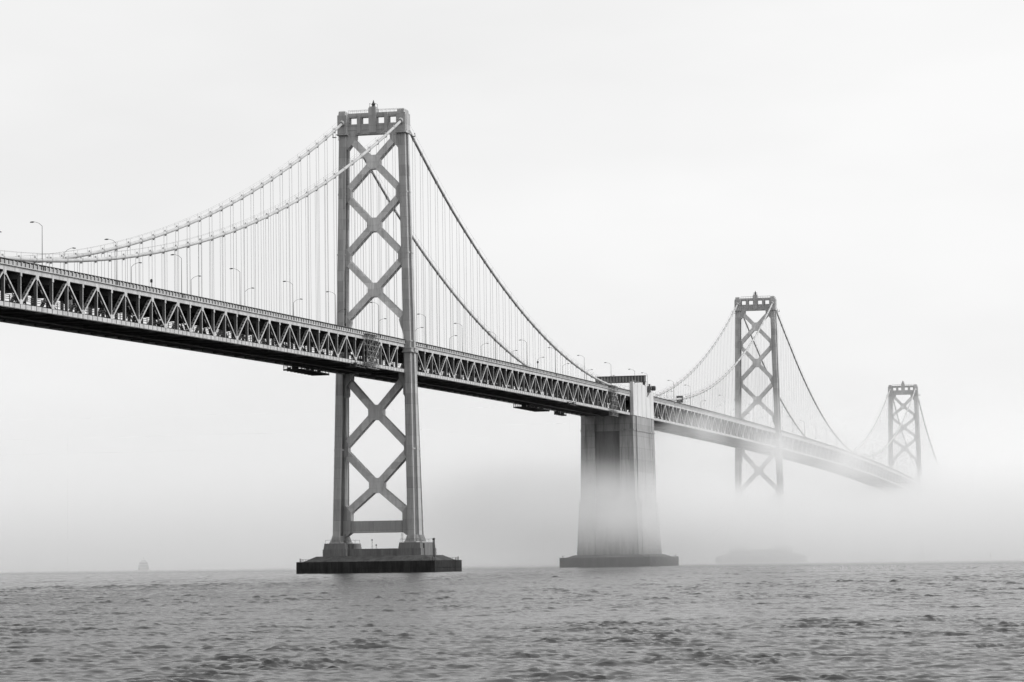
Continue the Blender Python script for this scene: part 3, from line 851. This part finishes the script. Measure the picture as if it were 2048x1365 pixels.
# ------------------------------------------------------------------ main cables with bands and suspenders
BAND = MB().tube([(-0.42, 0, 0), (-0.3, 0, 0), (0.3, 0, 0), (0.42, 0, 0)], [0.48, 0.535, 0.535, 0.48], 10).box(-0.36, 0.36, -0.1, 0.1, 0.5, 0.86).box(-0.36, 0.36, -0.16, 0.16, -0.78, -0.5).mesh('cable_band', 'band_steel')
SUSP = MB()
for dy in (-0.42, 0.42):
    SUSP.tube([(0, dy, 0), (0, dy, -1)], 0.055, 5)
SUSP.box(-0.1, 0.1, -0.47, 0.47, -0.004, 0.0)
SUSP = SUSP.mesh('suspender', 'rope')
POST = MB().box(-0.025, 0.025, -0.54, -0.5, 0.2, 1.6).box(-0.025, 0.025, 0.5, 0.54, 0.2, 1.6).mesh('rope_post', 'galvanised')

def cable(y, segs, label):
    root = thing('main_cable', label, 'cable', (0, y, 0), 'main cables of the bridge')
    for (x0, x1) in segs:
        n = max(8, int((x1 - x0) / 6))
        pts = [(x, 0, cable_z(min(max(x, x0 + 0.01), x1 - 0.01))) for x in np.linspace(x0, x1, n + 1)]
        MB().tube(pts, 0.47, 10).build('cable', 'cable_paint', root, smooth=True)
        for s in (-1, 1):
            MB().tube([(p[0], s * 0.52, p[2] + 1.55) for p in pts], 0.022, 4).build('hand_rope', 'galvanised', root)
    def hanger(x):
        e = 0.5
        ang = math.atan((cable_z(x + e) - cable_z(x - e)) / (2 * e))
        z = cable_z(x)
        b_ = put('cable_band', BAND, root, (x, 0, z), (0, -ang, 0))
        put('rope_post', POST, b_, kind='stuff')
        ln = z - 0.4 - (deck(x) + 1.1)
        if ln > 0.4:
            put('suspender', SUSP, root, (x, 0, z - 0.3), None, (1, 1, ln))
    return root, hanger

for s, side in ((-1, 'near'), (1, 'far')):
    root, hg = cable(s * HALF, [(-772.0, L3), (L3, W4A + 3)], '%s-side main cable hung from the nearest tower to the anchorage, with suspenders' % side)
    x = -388.2
    while x > -770: hg(x); x -= MOD / 2
    x = -364.77
    while x < W4A - 6: hg(x); x += MOD / 2
    root, hg = cable(s * HALF, [(W4B - 3, L5), (L5, L6), (L6, L6 + 330)], '%s-side main cable from the anchorage over the middle and farthest towers, with suspenders' % side)
    x = 364.77
    while x > W4B + 6: hg(x); x -= MOD / 2
    x = 388.2
    while x < L6 - 6: hg(x); x += MOD / 2
    x = L6 + 12.2
    while x < L6 + 250: hg(x); x += MOD / 2

# ------------------------------------------------------------------ street lamps on the upper roadway
POLE = MB().tube([(0, 0, 0), (0, 0, 0.9), (0, 0, 10.4)], [0.16, 0.10, 0.06], 8).mesh('pole', 'web_steel')
ARM = MB().tube([(0, 0, 10.35), (0, 0.8, 11.05), (0, 1.7, 11.35), (0, 2.4, 11.4)], [0.055, 0.05, 0.045, 0.04], 6).mesh('arm', 'web_steel')
HEAD = MB().loft([[(-0.14, 2.0, 11.33), (0.14, 2.0, 11.33), (0.14, 2.0, 11.47), (-0.14, 2.0, 11.47)],
                  [(-0.24, 2.4, 11.22), (0.24, 2.4, 11.22), (0.2, 2.4, 11.52), (-0.2, 2.4, 11.52)],
                  [(-0.2, 2.95, 11.26), (0.2, 2.95, 11.26), (0.12, 2.95, 11.42), (-0.12, 2.95, 11.42)]]).mesh('lamp_head', 'dark_iron')
BASE = MB().box(-0.5, 0.5, -0.32, 0.32, 0, 1.25).mesh('base_box', 'dark_iron')
def lamp(x, s, label):
    o = thing('street_lamp', label, 'street lamp', (x, s * 10.45, deck(x) + 1.32), 'street lamps along the upper roadway')
    if s > 0: o.rotation_euler = (0, 0, math.pi)
    put('pole', POLE, o); put('arm', ARM, o); put('lamp_head', HEAD, o); put('base_box', BASE, o)
near_x = [-677.7, -632.0, -586.4, -540.8, -494.9, -454.0, -408.5, -354.2, -307.4, -261.0, -213.5, -166.5, -115.0, -63.5, -14.0, 14.0, 75.5, 117.0, 164.0, 210.0]
while near_x[-1] < 1030: near_x.append(near_x[-1] + 45.72)
far_x = [-614.03 + 45.8 * k for k in range(-1, 36)]
for s, lst, side in ((-1, near_x, 'near'), (1, far_x, 'far')):
    sec = {}
    for x in lst:
        if s > 0 and (abs(x - L3) < 5 or abs(x - L5) < 5 or abs(x - L6) < 5): x += 8
        key = 0 if x < L3 else 1 if x < 0 else 2 if x < L5 else 3
        i = sec.get(key, 0); sec[key] = i + 1
        place = ['left of the nearest tower, %s from the left', 'between nearest tower and anchorage, %s from that tower',
                 'between anchorage and middle tower, %s from the anchorage', 'between middle and farthest tower, %s from the middle tower'][key] % ordinal(i)
        lamp(x, s, '%s-side lamp post %s' % (side, place))

# ------------------------------------------------------------------ small things on and under the roadways
def beacon_post(x, y, h, label):
    t = thing('signal_post', label, 'post', (x, y, deck(x) + 1.32))
    MB().tube([(0, 0, 0), (0, 0, h)], 0.07, 6).build('pole', 'dark_iron', t)
    MB().tube([(0, 0, h), (0, 0, h + 0.15), (0, 0, h + 0.75), (0, 0, h + 0.95)], [0.12, 0.34, 0.34, 0.1], 8).build('signal_head', 'dark_iron', t)
beacon_post(-608.0, -10.4, 2.4, 'short dark signal post on the near parapet of the leftmost span')
beacon_post(-404.0, 2.0, 4.6, 'small dark signal post on the roadway just before the nearest tower')
beacon_post(-196.0, -10.4, 3.4, 'small dark signal post on the near parapet between nearest tower and anchorage')
t = thing('road_sign', 'dark rectangular sign board facing traffic just past the anchorage', 'sign', (95.0, -9.4, deck(95) + 1.1))
MB().tube([(0, -0.5, 0), (0, -0.5, 2.4)], 0.08, 6).build('post', 'dark_iron', t)
MB().box(-0.08, 0.08, -1.6, 1.6, 1.9, 5.2).build('board', 'web_steel', t)
for x, lab in ((-682.0, 'white upright panel inside the truss at the left edge of frame'), (-656.0, 'small white box inside the truss, second from the left edge of frame')):
    t = thing('sign_panel', lab, 'panel', (x, -8.2, deck(x) - 6.7))
    MB().box(-0.05, 0.05, -0.55, 0.55, 0.9, 2.9).build('board', 'white_paint', t)
    MB().tube([(0.12, 0, 0), (0.12, 0, 2.6)], 0.06, 6).build('post', 'galvanised', t)

def scaffold(x0, x1, z0, z1, label):
    t = thing('scaffold_tower', label, 'scaffold', (0, -11.2, 0))
    n = 5
    xs = np.linspace(x0, x1, n)
    for x in xs:
        for y in (-0.9, 0.3):
            MB().tube([(x, y, z0), (x, y, z1)], 0.09, 5).build('standard', 'galvanised', t)
    k = 6
    for i in range(k + 1):
        z = z0 + (z1 - z0) * i / k
        b_ = MB()
        for y in (-0.9, 0.3): b_.beam((x0 - 0.3, y, z), (x1 + 0.3, y, z), 0.12, 0.12)
        b_.box(x0, x1, -0.8, 0.2, z - 0.1, z - 0.04)
        b_.build('lift', 'galvanised', t)
    b_ = MB()
    for i in range(k):
        za = z0 + (z1 - z0) * i / k; zb_ = z0 + (z1 - z0) * (i + 1) / k
        for j in range(n - 1):
            if (i + j) % 2: b_.beam((xs[j], -0.95, za), (xs[j + 1], -0.95, zb_), 0.1, 0.1)
            else: b_.beam((xs[j + 1], -0.95, za), (xs[j], -0.95, zb_), 0.1, 0.1)
    b_.build('bracing', 'galvanised', t, kind='stuff')
scaffold(-426.5, -414.5, 63.6, 74.2, 'tube scaffold climbing the truss side just left of the nearest tower')
scaffold(-70.5, -58.0, 64.2, 77.0, 'tube scaffold climbing the truss side just left of the concrete anchorage')

def traveller(x0, x1, y0, y1, ztop, dep, label, deep_end=True):
    t = thing('maintenance_platform', label, 'platform', (0, 0, 0), 'platforms hung under the bridge')
    zf = ztop - dep
    MB().box(x0, x1, y0, y1, zf, zf + 0.25).build('floor', 'dark_iron', t)
    b_ = MB()
    for z in (zf + 0.7, zf + 1.15):
        b_.box(x0, x1, y0 - 0.04, y0 + 0.04, z, z + 0.09).box(x0, x1, y1 - 0.04, y1 + 0.04, z, z + 0.09)
    b_.box(x0, x0 + 0.08, y0, y1, zf + 1.15, zf + 1.25).box(x1 - 0.08, x1, y0, y1, zf + 1.15, zf + 1.25)
    b_.build('railing', 'dark_iron', t, kind='stuff')
    n = max(2, int((x1 - x0) / 3.5))
    for i in range(n + 1):
        x = x0 + 0.2 + i * (x1 - x0 - 0.4) / n
        b_ = MB()
        for y in (y0 + 0.15, y1 - 0.15): b_.box(x - 0.08, x + 0.08, y - 0.08, y + 0.08, zf, ztop)
        b_.box(x - 0.12, x + 0.12, y0, y1, zf - 0.3, zf)
        b_.build('hanger', 'dark_iron', t)
    b_ = MB()
    for i in range(int((x1 - x0) / 2.2)):
        x = x0 + 0.6 + i * 2.2 + random.uniform(-.4, .4); w = random.uniform(0.5, 1.0); hh = random.uniform(0.4, 1.1); y = random.uniform(y0 + 0.6, y1 - 0.6)
        b_.box(x, x + w, y - 0.5, y + 0.5, zf + 0.25, zf + 0.25 + hh)
    b_.build('gear', 'dark_iron', t, kind='stuff')
traveller(-440, -412, 5.0, 11.0, deck(-426) - 8.2, 1.6, 'long dark platform slung under the far edge left of the nearest tower')
traveller(-439.5, -429.5, -12.2, -8.8, deck(-434) - 7.3, 2.0, 'small caged platform hung on the near bottom chord left of the nearest tower')
traveller(-152, -117, 4.0, 10.6, deck(-135) - 8.2, 1.6, 'long dark platform slung under the span halfway to the anchorage')
traveller(-148.5, -138, -12.0, -8.8, deck(-143) - 7.6, 1.5, 'small platform hung on the near bottom chord between nearest tower and anchorage')
traveller(-80, -67, 8.5, 11.0, deck(-73) - 8.3, 1.2, 'thin platform slung under the far edge just before the anchorage')

# ------------------------------------------------------------------ craft and marks on the water
fy = thing('ferry_boat', 'faint ferry boat in the fog, low on the water at the left', 'ferry', (760, 520.2, 0))
fy.scale = (0.85, 0.85, 0.85)
fy.rotation_euler = (0, 0, math.atan2(-282.5 - 420, -1319.5 - 500))
for s in (-1, 1):
    MB().loft([[(-14, s * 3.3 - 1.2, -1), (-14, s * 3.3 + 1.2, -1), (-14, s * 3.3 + 1.3, 2.2), (-14, s * 3.3 - 1.3, 2.2)],
               [(9, s * 3.3 - 1.1, -1), (9, s * 3.3 + 1.1, -1), (9, s * 3.3 + 1.3, 2.3), (9, s * 3.3 - 1.3, 2.3)],
               [(15, s * 3.3 - 0.08, 0.4), (15, s * 3.3 + 0.08, 0.4), (16.5, s * 3.3 + 0.5, 2.7), (16.5, s * 3.3 - 0.5, 2.7)]]).build('hull', 'dark_iron', fy)
MB().box(-13, 13, -3.4, 3.4, -0.3, 2.24).build('centre_hull', 'galvanised', fy)
cb = MB().box(-13, 12, -4.4, 4.4, 2.25, 4.7).build('cabin', 'tower_steel', fy)
MB().box(12.0, 12.06, -3.8, 3.8, 3.3, 4.3).build('window', 'dark_iron', cb)
up_ = MB().box(-12, 8, -3.8, 3.8, 4.72, 6.9).build('upper_cabin', 'tower_steel', fy)
MB().box(8.0, 8.06, -3.2, 3.2, 5.5, 6.5).build('window', 'dark_iron', up_)
wh = MB().loft([[(0, -2.2, 6.92), (6.4, -2.2, 6.92), (6.4, 2.2, 6.92), (0, 2.2, 6.92)], [(0.4, -2.0, 8.9), (5.4, -2.0, 8.9), (5.4, 2.0, 8.9), (0.4, 2.0, 8.9)]]).build('wheelhouse', 'tower_steel', fy)
MB().tube([(1, 0, 8.9), (0.6, 0, 11.6)], 0.15, 6).box(0.5, 0.8, -1.3, 1.3, 10.4, 10.55).build('mast', 'dark_iron', fy)
bu = thing('channel_buoy', 'tiny lattice buoy standing on the hazy water at the far right', 'buoy', (430, -124.5, 0))
MB().tube([(0, 0, -0.5), (0, 0, 0.35), (0, 0, 0.6)], [1.2, 1.2, 0.7], 12).build('float', 'dark_iron', bu)
b = MB()
for a in range(4):
    c_, s_ = math.cos(a * math.pi / 2), math.sin(a * math.pi / 2)
    b.beam((0.8 * c_, 0.8 * s_, 0.5), (0.15 * c_, 0.15 * s_, 3.4), 0.12, 0.12, (0.3, 0.9, 0))
b.box(-0.5, 0.5, -0.5, 0.5, 1.5, 1.62).box(-0.04, 0.04, -0.55, 0.55, 1.6, 2.6)
b.build('lattice', 'dark_iron', bu)
MB().tube([(0, 0, 3.3), (0, 0, 3.4), (0, 0, 3.9)], [0.1, 0.25, 0.15], 8).build('lantern', 'dark_iron', bu)

# ------------------------------------------------------------------ fog bank: a real volume lying on the bay
class G:
    """tiny expression helper over geometry-node fields"""
    def __init__(s, tree): s.t = tree
    def m(s, op, *a, clamp=False):
        n = s.t.nodes.new('ShaderNodeMath'); n.operation = op; n.use_clamp = clamp
        for i, v in enumerate(a):
            if isinstance(v, (int, float)): n.inputs[i].default_value = v
            else: s.t.links.new(v, n.inputs[i])
        return n.outputs[0]
    def sstep(s, v, a, b):
        n = s.t.nodes.new('ShaderNodeMapRange'); n.interpolation_type = 'SMOOTHSTEP'
        n.inputs['From Min'].default_value = a; n.inputs['From Max'].default_value = b
        s.t.links.new(v, n.inputs[0]); return n.outputs[0]
    def noise(s, vec, scale, detail=3, sc=(1, 1, 1), off=(0, 0, 0)):
        vm = s.t.nodes.new('ShaderNodeVectorMath'); vm.operation = 'MULTIPLY_ADD'
        s.t.links.new(vec, vm.inputs[0]); vm.inputs[1].default_value = sc; vm.inputs[2].default_value = off
        n = s.t.nodes.new('ShaderNodeTexNoise'); n.inputs['Scale'].default_value = scale; n.inputs['Detail'].default_value = detail
        s.t.links.new(vm.outputs[0], n.inputs['Vector'])
        return s.m('SUBTRACT', n.outputs[0], 0.5)

def fog_volume(name, lo, hi, res, density, label):
    tree = bpy.data.node_groups.new(name, 'GeometryNodeTree')
    tree.interface.new_socket('Geometry', in_out='OUTPUT', socket_type='NodeSocketGeometry')
    out = tree.nodes.new('NodeGroupOutput')
    vc = tree.nodes.new('GeometryNodeVolumeCube')
    vc.inputs['Min'].default_value = lo; vc.inputs['Max'].default_value = hi
    vc.inputs['Resolution X'].default_value = res[0]; vc.inputs['Resolution Y'].default_value = res[1]; vc.inputs['Resolution Z'].default_value = res[2]
    pos = tree.nodes.new('GeometryNodeInputPosition')
    sp_ = tree.nodes.new('ShaderNodeSeparateXYZ'); tree.links.new(pos.outputs[0], sp_.inputs[0])
    g = G(tree)
    d = density(g, pos.outputs[0], sp_.outputs[0], sp_.outputs[1], sp_.outputs[2])
    tree.links.new(d, vc.inputs['Density'])
    sm = tree.nodes.new('GeometryNodeSetMaterial'); sm.inputs['Material'].default_value = MAT['fog']
    tree.links.new(vc.outputs[0], sm.inputs[0])
    tree.links.new(sm.outputs[0], out.inputs[0])
    me = bpy.data.meshes.new(name)
    o = put(name, me, kind='stuff')
    o['label'] = label
    me.materials.append(MAT['fog'])
    md = o.modifiers.new('fog', 'NODES'); md.node_group = tree
    return o

fm = bpy.data.materials.new('fog'); fm.use_nodes = True; MAT['fog'] = fm
t = fm.node_tree; t.nodes.clear()
om = t.nodes.new('ShaderNodeOutputMaterial')
pv = t.nodes.new('ShaderNodeVolumePrincipled')
pv.inputs['Color'].default_value = (1, 1, 1, 1)
pv.inputs['Density'].default_value = 1.0
pv.inputs['Anisotropy'].default_value = 0.15
t.links.new(pv.outputs[0], om.inputs['Volume'])
fm.cycles.volume_step_rate = 1.5

def bank(g, P, x, y, z):
    # s: distance behind the front of the bank, which crosses the bridge just before the anchorage
    s = g.m('SUBTRACT', g.m('MULTIPLY', g.m('ADD', x, 90.0), 0.811), g.m('MULTIPLY', y, 0.584))
    s = g.m('ADD', s, g.m('MULTIPLY', g.noise(P, 0.006, 2), 120.0))
    front = g.sstep(s, -110.0, 70.0)
    top = g.m('SUBTRACT', g.m('ADD', 36.0, g.m('MULTIPLY', g.sstep(s, 600.0, 1020.0), 46.0)), g.m('MULTIPLY', g.sstep(s, 110.0, 290.0), 14.0))
    # lower on the south side of the bridge, higher and softer to the north
    top = g.m('SUBTRACT', top, g.m('MULTIPLY', g.m('MULTIPLY', g.sstep(y, -12.0, -75.0), g.sstep(s, 330.0, 120.0)), 17.0))
    top = g.m('ADD', top, g.m('MULTIPLY', g.noise(P, 0.010, 3, (1, 1, 0.4)), 24.0))
    body = g.sstep(g.m('DIVIDE', g.m('SUBTRACT', top, z), g.m('ADD', 17.0, g.m('MULTIPLY', g.sstep(y, 30.0, 220.0), 26.0))), -1.0, 1.0)
    low = g.m('ADD', 0.12, g.m('MULTIPLY', g.sstep(z, 3.0, 30.0), 0.88))
    patch = g.m('ADD', 1.0, g.m('MULTIPLY', g.noise(P, 0.02, 3, (1, 1, 1.6)), 1.3))
    dense = g.m('MULTIPLY', g.m('MULTIPLY', g.m('MULTIPLY', front, body), g.m('MULTIPLY', low, patch)), 0.020)
    dense = g.m('MULTIPLY', dense, g.m('SUBTRACT', 1.0, g.m('MULTIPLY', g.sstep(y, 8.0, 90.0), 0.6)))   # thinner on the north side
    veil = g.m('MULTIPLY', g.m('MULTIPLY', g.sstep(s, -40.0, 220.0), g.m('POWER', 2.718, g.m('DIVIDE', z, -150.0))), 0.0014)
    d = g.m('ADD', dense, veil)
    # thin out to nothing at the rim of the grid
    e = g.m('MULTIPLY', g.sstep(z, 275.0, 190.0), 1.0)
    return g.m('MAXIMUM', g.m('MULTIPLY', d, e), 0.0)
fog_volume('fog_bank', (-260, -900, -2), (2300, 1500, 280), (128, 120, 36), bank, 'white fog bank lying on the bay behind the nearest tower')

def wisps(g, P, x, y, z):
    # torn shreds drifting round the anchorage and along the deck behind it
    n1 = g.noise(P, 0.040, 5, (1, 1, 1.3), (31, 7, 3))
    n2 = g.noise(P, 0.014, 4, (1, 1, 1.7), (5, 91, 17))
    shred = g.sstep(g.m('ADD', g.m('MULTIPLY', n1, 1.0), g.m('MULTIPLY', n2, 0.9)), -0.02, 0.20)
    win = g.m('MULTIPLY', g.sstep(y, -118.0, -70.0), g.sstep(y, 18.0, -8.0))
    top = g.m('ADD', 33.0, g.m('MULTIPLY', n2, 44.0))
    a = g.m('MULTIPLY', g.m('MULTIPLY', g.sstep(x, -135.0, -40.0), g.sstep(x, 120.0, 40.0)),
            g.m('MULTIPLY', g.sstep(g.m('SUBTRACT', top, z), -11.0, 15.0), g.sstep(z, 4.0, 22.0)))
    a = g.m('MULTIPLY', a, 0.026)
    hump = g.m('MULTIPLY', g.sstep(z, 36.0, 62.0), g.sstep(z, 86.0, 62.0))
    b = g.m('MULTIPLY', g.m('MULTIPLY', g.sstep(x, 5.0, 70.0), g.sstep(x, 420.0, 280.0)), hump)
    b = g.m('MULTIPLY', b, 0.022)
    base = g.m('ADD', g.m('MULTIPLY', a, g.m('ADD', 0.08, shred)), g.m('MULTIPLY', b, g.m('ADD', 0.05, g.m('POWER', shred, 1.8))))
    return g.m('MAXIMUM', g.m('MULTIPLY', base, win), 0.0)
fog_volume('fog_wisps', (-140, -120, -2), (530, 80, 110), (150, 45, 30), wisps, 'torn shreds of fog round the anchorage and along the deck behind it')
